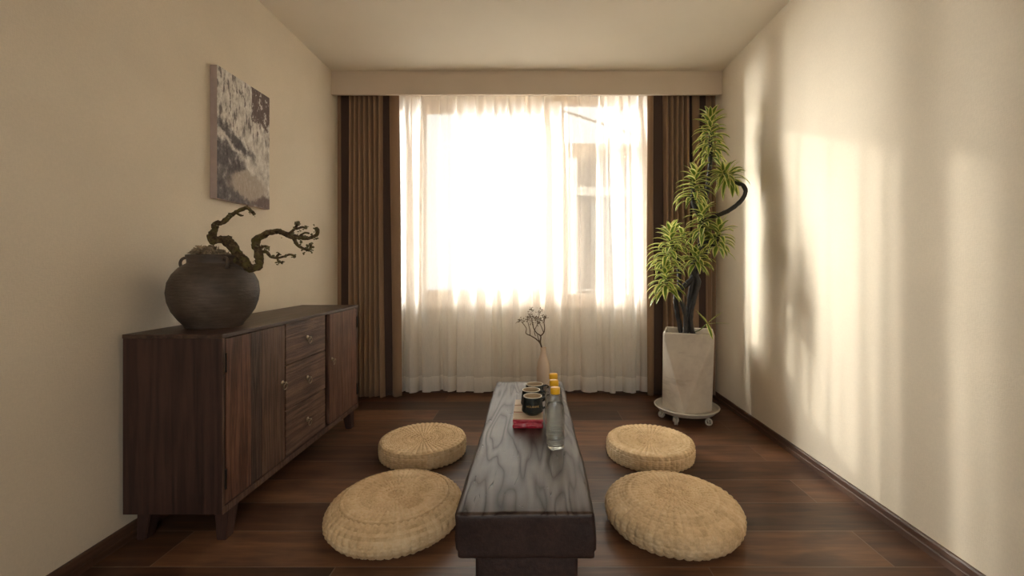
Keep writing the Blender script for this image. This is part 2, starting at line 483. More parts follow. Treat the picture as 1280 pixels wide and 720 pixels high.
c = n.ramp(n.math('ADD', n.math('MULTIPLY', fine, .45), n.math('MULTIPLY', blot, .55)), [(.32, (.016, .009, .008)), (.5, (.036, .020, .017)), (.72, (.075, .038, .03))])
red = n.sstep(n.noise(n.coord((1, 1, .5), loc=(.03, 0, .2)), 9, 3), .62, .72)
c = n.mix(n.math('MULTIPLY', red, .5), c, (.09, .022, .018))
TE = n.pbr(c, .5, n.bump(n.math('ADD', fine, blot), .35, .006), 0, .35)
TX0, TX1, TY0, TY1, TZ0, TZ1 = -.200, .158, 1.105, 2.38, .293, .41
tbl = thing('tea_table', 'long low dark timber slab tea table between the four woven floor cushions', 'table', (-.02, 1.74, 0))
bm = bmesh.new()
box(bm, TX0 + .02, TX1 + .02, TY0 - 1.74, TY1 - 1.74, TZ0, TZ1, .012, seg=3)
bmesh.ops.subdivide_edges(bm, edges=[e for e in bm.edges if e.calc_length() > .08], cuts=14, use_grid_fill=True)
for v in bm.verts:
    p = v.co.copy()
    edge = min(1, max(0, (abs(p.x - .0) - .12) / .05))
    d = noise.noise(Vector((p.x * 3, p.y * 5, p.z * 6)))
    v.co.x += d * .006 * edge + .004 * noise.noise(p * 22) * edge
    v.co.z += .0012 * noise.noise(p * 9)
    v.co.y += .004 * noise.noise(Vector((p.x * 14, p.z * 14, 4))) * (1 if abs(p.y) > .6 else 0)
    if p.z < TZ0 + .02: v.co.x *= .972           # underside slightly narrower
bm.normal_update()
for f in bm.faces:
    if abs(f.normal.z) < .6: f.material_index = 1
obj('tabletop', bm, [TW, TE], tbl, True)
for yy in (1.16, 2.02):
    bm = bmesh.new()
    box(bm, -.155 + .02, .118 + .02, yy - 1.74, yy + .3 - 1.74, 0, TZ0 + .004, .01, seg=2)
    for v in bm.verts:
        v.co.x += .004 * noise.noise(v.co * 12)
    obj('leg', bm, TE, tbl, True)

# ------------------------------------------------------------------ woven cushions
def straw_mat():
    n = N('woven_straw')
    tc = n.t.nodes.new('ShaderNodeTexCoord'); sep = n.n('SeparateXYZ', Vector=tc.outputs['Object'])
    at = n.t.nodes.new('ShaderNodeAttribute'); at.attribute_name = 'weave'
    big = n.noise(tc.outputs['Object'], 14, 4, .6)
    fine = n.noise(tc.outputs['Object'], 170, 4, .7)
    f = n.math('ADD', n.math('ADD', n.math('MULTIPLY', big, .45), n.math('MULTIPLY', fine, .35)), n.math('MULTIPLY', at.outputs['Fac'], .2))
    c = n.ramp(f, [(.33, (.54, .355, .185)), (.5, (.75, .545, .315)), (.7, (.87, .69, .45))])
    return n.pbr(c, .62, n.bump(fine, .4, .002), 0, .3)
STRAW = straw_mat()

def cushion_mesh(prof, rim_at, seed, nspoke=44, pitch=.0125):
    """prof: closed silhouette (r, z) from top centre over the edge to the bottom"""
    # resample profile by arc length
    pts = [Vector((r, z)) for r, z in prof]
    sp = spline([(Vector((p.x, p.y, 0)), 0) for p in pts], 10)
    sp = [p for p, _ in sp]
    L = [0]
    for a, b in zip(sp, sp[1:]): L.append(L[-1] + (b - a).length)
    tot = L[-1]; step = pitch / 5; m = int(tot / step)
    samp = []; k = 0
    for i in range(m + 1):
        d = tot * i / m
        while k < len(L) - 2 and L[k + 1] < d: k += 1
        f = (d - L[k]) / max(1e-9, L[k + 1] - L[k])
        samp.append((sp[k].lerp(sp[k + 1], f), d))
    nseg = nspoke * 8
    bm = bmesh.new(); rings = []
    lay = bm.verts.layers.float.new('weave')
    rnd = random.Random(seed); tone = [rnd.random() for _ in range(997)]
    jit = [rnd.uniform(.7, 1.3) for _ in range(400)]
    for i, (p, d) in enumerate(samp):
        r, z = max(p.x, 0), p.y
        if i == 0:
            rings.append([bm.verts.new((0, 0, z - .004))]); continue
        q = samp[min(i + 1, m)][0] - samp[max(i - 1, 0)][0]
        nr, nz = -q.y, q.x
        ln = math.hypot(nr, nz) or 1
        nr, nz = -nr / ln * -1, nz / ln
        row = int(d / pitch); rf = d / pitch - row
        bul = abs(math.sin(PI * rf)) ** .6
        if r > .085: ns = nspoke
        elif r > .04: ns = nspoke // 2
        else: ns = nspoke // 4
        ring = []
        for s in range(nseg):
            th = 2 * PI * s / nseg
            c = math.cos(ns * th + PI * (row % 2))
            spoke = 1 - .0 * c
            # spoke grooves (radial seams) and over/under strands
            seam = abs(math.cos(ns * th * .5)) ** .6
            hgt = .0030 * bul * (.68 + .32 * c) * jit[(row * 7 + int(s / 9)) % 400] + .0052 * seam
            wob = .0012 * noise.noise(Vector((math.cos(th) * r * 18, math.sin(th) * r * 18, z * 18 + seed)))
            rr = r + nr * (hgt + wob); zz = z + nz * (hgt + wob)
            v = bm.verts.new((rr * math.cos(th), rr * math.sin(th), max(zz, 0)))
            v[lay] = .5 * tone[(row * 31 + int(ns * th / PI + row % 2) * 7) % 997] + .5 * tone[(row * 13 + 5) % 997]
            ring.append(v)
        rings.append(ring)
    for a, b in zip(rings, rings[1:]):
        for s in range(nseg):
            j = (s + 1) % nseg
            if len(a) == 1: bm.faces.new((a[0], b[s], b[j]))
            else: bm.faces.new((a[s], b[s], b[j], a[j]))
    bm.faces.new(rings[-1])
    return bm

# flat drums (back pair)
def drum(R, H):
    return [(0, H - .010), (.06, H - .008), (.14, H - .002), (R - .03, H + .001), (R - .008, H - .001), (R, H - .010), (R + .002, H * .5), (R, .012), (R - .006, .003), (R - .02, .001), (R - .06, .001)]
def dome(R, rim, H):
    return [(0, H - .008), (.08, H - .003), (rim - .05, H + .001), (rim - .01, H - .003), (rim + .012, H - .012), (R - .012, H * .72), (R, H * .48), (R - .010, H * .25), (R - .035, H * .08), (R - .06, .002), (R - .09, .001)]
CB = [('flat drum-shaped woven straw cushion back left, near the sideboard end', (-.612, 2.44), .4),
      ('flat drum-shaped woven straw cushion back right, in front of the plant trolley', (.638, 2.415), 1.3)]
me = None
def rim_braid(bm, R, z, r=.004):
    pts = []
    nn = 160
    for i in range(nn):
        t = 2 * PI * i / nn
        pts.append((Vector((R * math.cos(t), R * math.sin(t), z + .0008 * math.sin(t * 40))), r * (1 + .2 * math.sin(t * 80))))
    tube(bm, pts, 6, closed=True)
first = obj('floor_cushion', cushion_mesh(drum(.227, .083), 0, 1, 48, .0105), STRAW, None, True)
bm = bmesh.new(); rim_braid(bm, .2255, .080, .0042); obj('rim_braid', bm, STRAW, first, True)
for k, (lab, (x, y), rz) in enumerate(CB):
    o = first if k == 0 else dup(first)
    o.location = (x, y, .0); o.rotation_euler = (0, 0, rz)
    tag(o, lab, 'cushion', 'woven straw floor cushions round the table')
near = obj('floor_cushion', cushion_mesh(dome(.262, .208, .118), 0, 2, 52, .0115), STRAW, None, True)
near.location = (-.553, 1.77, 0); near.rotation_euler = (0, 0, .2)
tag(near, 'rounded thick woven straw cushion front left, with a braided ring round its top', 'cushion', 'woven straw floor cushions round the table')
bm = bmesh.new(); rim_braid(bm, .2085, .1165, .0045); obj('rim_braid', bm, STRAW, near, True)
near2 = obj('floor_cushion', cushion_mesh(dome(.262, .19, .122), 0, 5, 46, .0125), STRAW, None, True)
near2.location = (.557, 1.765, 0); near2.rotation_euler = (0, 0, 1.9)
tag(near2, 'rounded domed woven straw cushion front right, with no ring on its top', 'cushion', 'woven straw floor cushions round the table')

# ------------------------------------------------------------------ sideboard
W_END = wood('sideboard_side_wood', (.026, .012, .0095), (.044, .020, .0155), (.066, .031, .023), 2, 1.6, .55, .25, seed=1)
W_TOP = wood('sideboard_top_wood', (.040, .021, .015), (.062, .034, .024), (.095, .055, .038), 1, 1.6, .42, .25, seed=2)
W_RED = wood('sideboard_red_board', (.045, .0175, .011), (.115, .049, .031), (.20, .095, .06), 2, 3.0, .5, .5, seed=3)
W_DRK = wood('sideboard_dark_board', (.020, .012, .010), (.055, .032, .025), (.10, .06, .046), 2, 3.4, .55, .8, seed=4)
W_MID = wood('sideboard_brown_board', (.04, .02, .0135), (.088, .046, .031), (.15, .085, .057), 2, 3.0, .5, .6, seed=5)
W_DRW = wood('sideboard_drawer_wood', (.042, .021, .0145), (.105, .056, .038), (.19, .11, .075), 1, 2.6, .5, .8, seed=6)
W_RD2 = wood('sideboard_far_door_wood', (.050, .0215, .014), (.115, .055, .036), (.19, .10, .066), 2, 2.8, .48, .5, seed=8)
IRON = plain('hinge_iron', (.03, .024, .02), .5, .8)
BRASS = plain('aged_brass', (.34, .27, .19), .38, .9)
SX0, SX1, SY0, SY1, SZ0, SZ1 = -1.513, -1.147, 1.62, 2.872, .117, .781
sb = thing('sideboard', 'dark brown wooden sideboard with two doors and three drawers along the left wall', 'sideboard', (-1.33, 2.246, 0))
O = Vector((-1.33, 2.246, 0))
def spart(name, bm, mats, parent=None, smooth=False):
    for v in bm.verts: v.co -= O
    return obj(name, bm, mats, parent or sb, smooth)
bm = bmesh.new()
tk = .022
box(bm, SX0, SX1, SY0, SY0 + tk, SZ0, SZ1 - .016, .0015)            # near end
box(bm, SX0, SX1, SY1 - tk, SY1, SZ0, SZ1 - .016, .0015)            # far end
box(bm, SX0, SX1 , SY0 + tk, SY1 - tk, SZ0, SZ0 + .026, .0015)      # bottom
box(bm, SX0, SX0 + .012, SY0 + tk, SY1 - tk, SZ0 + .026, SZ1 - .016)
box(bm, SX0 + .012, SX1 - .03, 2.42, 2.465, SZ0 + .026, SZ1 - .016) # divider, set back
box(bm, SX0 + .012, SX1 - .03, 2.028, 2.042, SZ0 + .026, SZ1 - .016)
spart('body', bm, W_END)
bm = bmesh.new(); box(bm, SX0 - .0, SX1 + .004, SY0 - .004, SY1 + .004, SZ1 - .016, SZ1, .003)
spart('top', bm, W_TOP)
bm = bmesh.new()
box(bm, SX1 - .0005, SX1 + .004, SY0, SY1, SZ0, SZ0 + .024, .001)
box(bm, SX1 - .0005, SX1 + .004, SY0, SY0 + .009, SZ0 + .0245, SZ1 - .0165, .001)
spart('front_edging', bm, W_MID)

def pull(parent, y, z, x):
    """round backplate with a drop ring"""
    bm = bmesh.new()
    m = Matrix.Translation((x, y, z)) @ Matrix.Rotation(PI / 2, 4, 'Y')
    b2 = bmesh.new(); lathe(b2, [(0, 0), (.011, 0), (.012, .002), (.009, .004), (.005, .006), (.0045, .013), (.0065, .016), (.0055, .020), (0, .021)], 20)
    bmesh.ops.transform(b2, matrix=m, verts=b2.verts)
    tmp = bpy.data.meshes.new('t'); b2.to_mesh(tmp); b2.free(); bm.from_mesh(tmp); bpy.data.meshes.remove(tmp)
    ringtube(bm, (x + .015, y, z - .0155), (1, 0, -.15), .0145, .0022, 28, 8)
    return spart('ring_pull', bm, BRASS, parent, True)
def door(y0, y1, boards, hinge_y, pull_y, pull_z):
    bm = bmesh.new()
    ys = [y0]
    for f, mi in boards: ys.append(y0 + (y1 - y0) * f)
    for (a, b), (f, mi) in zip(zip(ys, ys[1:]), boards):
        box(bm, SX1 - .022, SX1, a + .0004, b - .0004, .147, .762, .0012, mi)
    d = spart('door', bm, [W_RED, W_DRK, W_MID, W_RD2])
    for z in (.674, .241):
        bm = bmesh.new()
        tube(bm, [(Vector((SX1 + .003, hinge_y, z - .036)), .005), (Vector((SX1 + .003, hinge_y, z + .036)), .005)], 10)
        box(bm, SX1 - .001, SX1 + .0015, hinge_y - .006, hinge_y + .006, z - .034, z + .034)
        spart('hinge', bm, IRON, d)
    pull(d, pull_y, pull_z, SX1)
    return d
door(1.634, 2.030, ((.385, 0), (.57, 1), (1.0, 2)), 1.634, 2.008, .500)
door(2.476, 2.850, ((.42, 3), (.78, 3), (1.0, 0)), 2.852, 2.502, .505)
for z0, z1 in ((.573, .764), (.362, .569), (.150, .358)):
    bm = bmesh.new(); box(bm, SX1 - .021, SX1 - .001, 2.040, 2.424, z0, z1, .0012)
    d = spart('drawer', bm, W_DRW)
    pull(d, 2.232, (z0 + z1) / 2 + .003, SX1 - .001)
for lx, sx in ((SX1 - .035, 1), (SX0 + .04, -1)):
    for ly, sy in ((SY0 + .075, -1), (SY1 - .075, 1)):
        bm = bmesh.new(); rings = []
        for t in (0, .35, .8, 1):
            w = .03 - .010 * t; z = SZ0 - SZ0 * t
            cx = lx + sx * .006 * t; cy = ly + sy * .018 * t
            rings.append([bm.verts.new((cx + a * w * .9, cy + b * w * 1.05, z)) for a, b in ((-1, -1), (1, -1), (1, 1), (-1, 1))])
        for a, b in zip(rings, rings[1:]):
            for i in range(4): bm.faces.new((a[i], a[(i + 1) % 4], b[(i + 1) % 4], b[i]))
        bm.faces.new(rings[0]); bm.faces.new(rings[-1])
        bmesh.ops.bevel(bm, geom=[e for e in bm.edges], offset=.003, segments=2, affect='EDGES')
        spart('leg', bm, W_END)

# ------------------------------------------------------------------ clay jar with branch
def clay():
    n = N('scratched_dark_clay')
    v = n.coord((7, 7, 60)); f = n.noise(v, 2.0, 5, .7); g = n.noise(n.coord(), 8, 4)
    sc = n.noise(n.coord((30, 30, 130), rot=(.35, .2, 0)), 1.0, 3, .7)
    c = n.ramp(n.math('ADD', n.math('MULTIPLY', f, .4), n.math('MULTIPLY', g, .6)), [(.35, (.042, .030, .023)), (.55, (.088, .063, .047)), (.75, (.165, .12, .09))])
    return n.pbr(c, .55, n.bump(n.math('ADD', f, sc), .45, .004), 0, .4)
CLAY = clay()
JX, JY, JZ = -1.333, 1.84, .781
jar = thing('clay_jar', 'big round dark clay jar standing on the near end of the sideboard', 'jar', (JX, JY, JZ))
bm = bmesh.new()
prof = [(0, 0), (.096, 0), (.101, .003), (.104, .012), (.122, .035), (.143, .068), (.157, .108), (.161, .145), (.156, .185), (.142, .218), (.122, .244), (.103, .258), (.0955, .263), (.094, .268), (.0955, .284), (.0985, .290), (.0985, .297), (.094, .299), (.089, .295), (.088, .265), (.12, .22), (.14, .15), (.12, .07), (0, .05)]
lathe(bm, prof, 72)
for v in bm.verts:
    r = math.hypot(v.co.x, v.co.y)
    if r > .1: v.co += v.co.normalized() * .0018 * noise.noise(v.co * 14)
obj('body', bm, CLAY, jar, True)
for a in (-.62, PI + .15):
    bm = bmesh.new(); od = Vector((math.cos(a), math.sin(a), 0))
    pts = [(od * r + Vector((0, 0, z)), w) for r, z, w in ((.093, .279, .007), (.108, .286, .0062), (.123, .281, .0058), (.130, .267, .0058), (.128, .252, .0062), (.118, .243, .0075))]
    tube(bm, spline(pts, 5), 10)
    obj('lug_handle', bm, CLAY, jar, True)

BARK = N('mossy_bark')
v = BARK.coord(); f = BARK.noise(v, 60, 5, .7); g = BARK.noise(v, 22, 3)
c = BARK.ramp(f, [(.32, (.028, .018, .011)), (.52, (.095, .062, .033)), (.72, (.20, .15, .08))])
c = BARK.mix(BARK.math('MULTIPLY', BARK.sstep(g, .48, .6), .55), c, (.14, .12, .035))
BARK = BARK.pbr(c, .9, BARK.bump(f, .9, .01), 0, .2)
DRYL = plain('dried_leaf', (.30, .225, .14), .8, var=.35, scale=60)
MOSS = plain('dark_moss', (.14, .12, .055), .9, var=.45, scale=90)
br = thing('bonsai_branch', 'twisted mossy bare branch leaning out of the clay jar on the sideboard', 'branch', (JX, JY, JZ + .19))
def J(cx, cy, dy=0):
    return P(210 + cx / 4, 240 + cy / 4, JY + dy) - Vector((JX, JY, JZ + .19))
def limb(name, pts, sub=7, mat=BARK, rough=.55, n=10):
    bm = bmesh.new()
    tube(bm, spline([(J(x, y, dy), r / 4 / 299) for x, y, dy, r in pts], sub), n, rough=rough)
    return bm
def tufts(bm, pts, cnt, size, seed):
    rnd = random.Random(seed)
    for _ in range(cnt):
        x, y, s = rnd.choice(pts)
        c = J(x + rnd.gauss(0, s), y + rnd.gauss(0, s), rnd.gauss(0, .012))
        r = size * rnd.uniform(.5, 1.3)
        q = bmesh.ops.create_icosphere(bm, subdivisions=1, radius=r)
        sc = Vector((rnd.uniform(.6, 1.5), rnd.uniform(.6, 1.5), rnd.uniform(.5, 1.1)))
        for vv in q['verts']:
            vv.co = Vector((vv.co.x * sc.x, vv.co.y * sc.y, vv.co.z * sc.z)) * (1 + .6 * noise.noise(vv.co * 120 + c * 300)) + c
bmA = limb('trunk', [(352, 470, .0, 22), (350, 400, 0, 24), (338, 320, .0, 25), (318, 265, .0, 24), (285, 238, 0, 20), (250, 238, -.01, 18), (226, 243, -.01, 17), (218, 222, 0, 16), (234, 190, 0, 14), (238, 160, .01, 14), (268, 152, .01, 12), (305, 125, .01, 11), (335, 103, .01, 10), (365, 88, 0, 9), (390, 80, 0, 8), (412, 95, 0, 8), (436, 112, 0, 6)])
trunk = obj('trunk', bmA, BARK, br, True)
bm = limb('twig', [(345, 106, 0, 6), (362, 116, 0, 7), (376, 118, 0, 4)]); tube(bm, spline([(J(392, 84), .005), (J(394, 74), .004), (J(398, 68), .003)], 3), 6); obj('twig', bm, BARK, trunk, True)
bmB = limb('bough', [(335, 300, .01, 20), (362, 318, -.02, 20), (385, 350, -.05, 20), (405, 378, -.05, 19), (435, 378, -.04, 18), (456, 365, -.03, 18), (458, 330, -.02, 18), (446, 285, -.01, 18), (438, 255, 0, 17), (455, 230, 0, 15), (490, 208, 0, 14), (530, 198, 0, 14), (575, 204, 0, 13), (615, 222, 0, 12), (660, 228, 0, 11), (705, 230, 0, 9), (738, 218, 0, 9), (748, 196, 0, 9), (738, 178, 0, 10)])
bough = obj('bough', bmB, BARK, br, True)
for pts in ([(600, 212, 0, 8), (628, 190, 0, 7), (645, 168, 0, 6), (650, 150, 0, 5)], [(640, 185, 0, 6), (668, 176, 0, 5), (692, 180, 0, 4)],
            [(630, 228, 0, 8), (645, 262, 0, 8), (672, 280, 0, 7), (706, 290, 0, 6), (714, 258, 0, 5)],
            [(458, 300, 0, 8), (490, 298, 0, 8), (512, 322, 0, 7), (545, 330, 0, 6), (580, 322, 0, 6), (615, 314, 0, 5), (638, 324, 0, 5)],
            [(545, 330, 0, 5), (552, 348, 0, 5), (574, 352, 0, 4)], [(540, 328, 0, 5), (556, 306, 0, 5)], [(462, 285, 0, 8), (480, 272, 0, 7), (502, 280, 0, 7)],
            [(655, 225, 0, 6), (682, 205, 0, 5), (706, 206, 0, 4)]):
    obj('twig', limb('twig', pts, 5, n=7), BARK, bough, True)
bm = bmesh.new()
tufts(bm, [(648, 155, 7), (652, 180, 9), (688, 180, 5), (740, 178, 8), (746, 195, 7), (735, 220, 8), (640, 225, 12), (665, 235, 12), (690, 222, 10), (655, 262, 9), (690, 285, 9), (712, 285, 6), (714, 260, 4), (640, 195, 12), (615, 212, 9)], 150, .0042, 4)
tufts(bm, [(488, 280, 10), (470, 290, 10), (500, 280, 7), (555, 305, 7), (552, 350, 7), (575, 352, 5), (632, 320, 5), (520, 325, 5), (590, 320, 4)], 80, .0042, 5)
tag(obj('moss_tufts', bm, MOSS, bough), kind='stuff')
bm = bmesh.new()
tufts(bm, [(405, 370, 12), (440, 350, 10), (440, 265, 9), (560, 200, 9), (500, 205, 8), (390, 340, 12), (320, 270, 10), (220, 230, 8), (240, 165, 8), (310, 120, 6), (412, 95, 7), (432, 110, 5)], 110, .0036, 6)
tag(obj('moss_tufts', bm, MOSS, trunk), kind='stuff')
# dried leaves heaped in the mouth of the jar
bm = bmesh.new(); rnd = random.Random(11)
for _ in range(230):
    a = rnd.uniform(0, 2 * PI); rr = .078 * math.sqrt(rnd.random())
    c = Vector((rr * math.cos(a), rr * math.sin(a), 0))
    side = max(0, 1 - abs((c.x + .030) / .06))
    top = .108 + .045 * side * (1 - .4 * rr / .078)
    c.z = top * rnd.uniform(.88, 1.05)
    u = Vector((rnd.gauss(0, 1), rnd.gauss(0, 1), rnd.gauss(0, .7))).normalized(); w = u.orthogonal().normalized()
    w.rotate(Matrix.Rotation(rnd.uniform(0, 6), 3, u)); k = u.cross(w)
    ln, wd = rnd.uniform(.010, .019), rnd.uniform(.004, .008)
    A = [c - u * ln, c + w * wd + k * .003, c + u * ln + k * .004, c - w * wd + k * .003]
    vs = [bm.verts.new(q) for q in A]; mid = bm.verts.new(c - k * .002)
    for i in range(4): bm.faces.new((vs[i], vs[(i + 1) % 4], mid))
o = obj('dried_leaves', bm, DRYL, br); tag(o, 'heap of pale dried leaves in the jar mouth')

# ------------------------------------------------------------------ painting on the left wall
def painting_mat():
    n = N('abstract_paint')
    tc = n.t.nodes.new('ShaderNodeTexCoord'); sep = n.n('SeparateXYZ', Vector=tc.outputs['Object'])
    ob = tc.outputs['Object']
    d1 = n.math('SUBTRACT', n.noise(ob, 14, 5, .65), .5); d2 = n.math('SUBTRACT', n.noise(n.coord(loc=(5, 2, 7)), 14, 5, .65), .5)
    u = n.math('ADD', n.math('ADD', n.math('DIVIDE', sep.outputs[1], .414), .5), n.math('MULTIPLY', d1, .30))
    v = n.math('ADD', n.math('ADD', n.math('DIVIDE', sep.outputs[2], .632), .5), n.math('MULTIPLY', d2, .22))
    u0 = n.math('ADD', n.math('DIVIDE', sep.outputs[1], .414), .5); v0 = n.math('ADD', n.math('DIVIDE', sep.outputs[2], .632), .5)
    def blob(cu, cv, ru, rv, soft=.35, slope=0.0):
        a = n.math('DIVIDE', n.math('SUBTRACT', u, cu), ru)
        vv = n.math('SUBTRACT', n.math('SUBTRACT', v, cv), n.math('MULTIPLY', n.math('SUBTRACT', u, cu), slope))
        b = n.math('DIVIDE', vv, rv)
        q = n.math('SQRT', n.math('ADD', n.math('MULTIPLY', a, a), n.math('MULTIPLY', b, b)))
        return n.math('SUBTRACT', 1.0, n.sstep(q, 1 - soft, 1 + soft * .4))
    tx = n.noise(n.coord((1, 30, 18)), 1.0, 6, .72); tx2 = n.noise(n.coord((1, 70, 30)), 1.0, 4, .7)
    cream = n.ramp(tx, [(.34, (.36, .315, .28)), (.5, (.62, .57, .51)), (.64, (.82, .78, .72))])
    mauve = n.ramp(tx2, [(.3, (.125, .088, .082)), (.6, (.185, .135, .125)), (.8, (.23, .18, .165))])
    grey = n.ramp(tx, [(.34, (.075, .064, .066)), (.55, (.16, .14, .14)), (.72, (.48, .44, .41))])
    tan = n.ramp(tx2, [(.3, (.36, .295, .24)), (.7, (.52, .45, .385))])
    c = cream
    smear = n.math('MULTIPLY', n.sstep(n.noise(n.coord((1, 46, 14), loc=(0, 2, 0)), 1.0, 3, .6), .53, .60), n.sstep(v0, .5, .62))
    c = n.mix(n.math('MULTIPLY', smear, .9), c, (.17, .145, .135))
    c = n.mix(blob(.32, .49, .42, .055, .5, -.32), c, grey)
    c = n.mix(blob(.12, .33, .42, .13, .3, -.12), c, grey)
    c = n.mix(blob(.15, .06, .6, .20, .3), c, grey)
    c = n.mix(blob(.95, .04, .35, .09, .3), c, mauve)
    c = n.mix(blob(.56, .16, .38, .125, .3), c, tan)
    hard = n.math('MULTIPLY', n.sstep(u0, .615, .625), n.sstep(n.math('ADD', v0, n.math('MULTIPLY', d1, .35)), .70, .73))
    fleck = n.sstep(n.noise(n.coord((1, 26, 20), loc=(0, .3, 1)), 1.0, 5, .75), .575, .60)
    left = n.math('MULTIPLY', hard, n.math('MULTIPLY', n.math('SUBTRACT', 1.0, n.sstep(u0, .66, .95)), .8))
    c = n.mix(hard, c, mauve)
    c = n.mix(n.math('MULTIPLY', hard, fleck), c, (.62, .57, .52))
    c = n.mix(n.math('MULTIPLY', n.sstep(tx2, .62, .68), .35), c, (.72, .68, .62))
    return n.pbr(c, .7, n.bump(n.math('ADD', tx, tx2), .6, .006), 0, .3)
CANV = plain('canvas_edge', (.44, .35, .315), .8, var=.05, scale=40)
bm = bmesh.new(); box(bm, -.017, .017, -.207, .207, -.316, .316, .003)
for f in bm.faces:
    if f.normal.x > .9 or (f.calc_center_median().x > .0165): f.material_index = 1
p = obj('canvas_painting', bm, [CANV, painting_mat()], None, False, (XL + .0175, 2.286, 1.670))
tag(p, 'abstract cream, grey and mauve canvas painting hanging on the left wall above the jar', 'painting')

# ------------------------------------------------------------------ potted dracaena on its trolley
def concrete():
    n = N('pale_concrete'); v = n.coord()
    f = n.noise(v, 5, 5, .65); g = n.noise(v, 70, 3)
    c = n.ramp(f, [(.32, (.46, .39, .32)), (.5, (.57, .50, .41)), (.72, (.64, .57, .475))])
    c = n.mix(n.math('MULTIPLY', n.sstep(n.noise(n.coord((2, 2, 9), loc=(2, 1, 0)), 2, 4, .6), .60, .70), .35), c, (.30, .235, .18))
    return n.pbr(c, .75, n.bump(n.math('ADD', g, f), .2, .003), 0, .3)
CONC = concrete()
TROL = plain('trolley_plastic', (.52, .475, .40), .45, var=.05, scale=10)
PX, PY = 1.037, 2.985
tr = thing('plant_trolley', 'round pale plastic plant trolley on castors under the concrete pot', 'plant trolley', (PX, PY, 0))
bm = bmesh.new()
lathe(bm, [(0, .056), (.165, .056), (.182, .060), (.198, .078), (.203, .085), (.210, .087), (.212, .092), (.208, .095), (.201, .094), (.197, .086), (.182, .068), (0, .066)], 64)
obj('tray', bm, TROL, tr, True)
for a in (-2.35, -.95, .5, 1.75, 2.95):
    bm = bmesh.new(); c = Vector((.155 * math.cos(a), .155 * math.sin(a), 0))
    lathe(bm, [(0, .058), (.014, .058), (.014, .048), (.008, .046), (0, .046)], 16, c.x, c.y)
    fork = Vector((math.cos(a + .6), math.sin(a + .6), 0)); ax = Vector((-fork.y, fork.x, 0))
    for s in (-1, 1):
        pts = [(c + ax * s * .012 + Vector((0, 0, .05)), .0045), (c + ax * s * .015 + fork * .006 + Vector((0, 0, .036)), .0045), (c + ax * s * .015 + fork * .010 + Vector((0, 0, .0235)), .005)]
        tube(bm, pts, 8)
    ca = obj('castor', bm, TROL, tr, True)
    bm = bmesh.new(); w = c + fork * .010 + Vector((0, 0, .0235))
    for s in (-.006, .006):
        ringtube(bm, w + ax * s, ax, .0185, .005, 28, 8)
    tube(bm, [(w - ax * .016, .004), (w + ax * .016, .004)], 8)
    for k in range(4):
        d = (fork * math.cos(k * PI / 2) + Vector((0, 0, 1)) * math.sin(k * PI / 2)) * .018
        tube(bm, [(w, .0035), (w + d, .0035)], 6)
    obj('wheel', bm, TROL, ca, True)

pot = thing('potted_dracaena', 'tall potted plant with yellow-edged green leaves in a faceted pale concrete pot', 'potted plant', (PX, PY, .066))
PO = Vector((PX, PY, .066))
PH = .60 - .066
bdir = math.atan2(-.12, -.052)
def sq(r, a0, z, cx=0, cy=0, n=4): return [Vector((cx + r * math.cos(a0 + k * PI / 2), cy + r * math.sin(a0 + k * PI / 2), z)) for k in range(n)]
B = sq(.160, bdir, 0)
Tt = sq(.222, bdir + PI / 4 + .06, PH, .012, -.008)     # top square turned by an eighth
bm = bmesh.new()
vb = [bm.verts.new(q) for q in B]; vt = [bm.verts.new(q) for q in Tt]
for k in range(4):
    # top k sits between bottom k and k+1
    bm.faces.new((vb[k], vb[(k + 1) % 4], vt[k]))
    bm.faces.new((vt[k], vb[(k + 1) % 4], vt[(k + 1) % 4]))
bm.faces.new(vb[::-1])
Ti = [Vector((.012 + (q.x - .012) * .90, -.008 + (q.y + .008) * .90, PH)) for q in Tt]
vi = [bm.verts.new(q) for q in Ti]; vj = [bm.verts.new(q - Vector((0, 0, .06))) for q in Ti]
for k in range(4):
    j = (k + 1) % 4
    bm.faces.new((vt[k], vt[j], vi[j], vi[k])); bm.faces.new((vi[k], vi[j], vj[j], vj[k]))
bm.faces.new(vj)
bmesh.ops.recalc_face_normals(bm, faces=bm.faces)
vert_e = [e for e in bm.edges if (e.verts[0] in vt) != (e.verts[1] in vt) or (e.verts[0] in vt and e.verts[1] in vt) or (e.verts[0] in vi and e.verts[1] in vi)]
bmesh.ops.bevel(bm, geom=vert_e, offset=.008, segments=3, affect='EDGES', profile=.5)
obj('pot', bm, CONC, pot)
SOIL = plain('soil', (.03, .021, .015), .95, var=.4, scale=80, bump=.6)
bm = bmesh.new()
lathe(bm, [(0, PH - .03), (.06, PH - .028), (.12, PH - .034), (.136, PH - .04), (.136, PH - .058), (0, PH - .058)], 32, .012, -.008)
for v in bm.verts: v.co.z += .004 * noise.noise(v.co * 40)
obj('soil', bm, SOIL, pot, True)

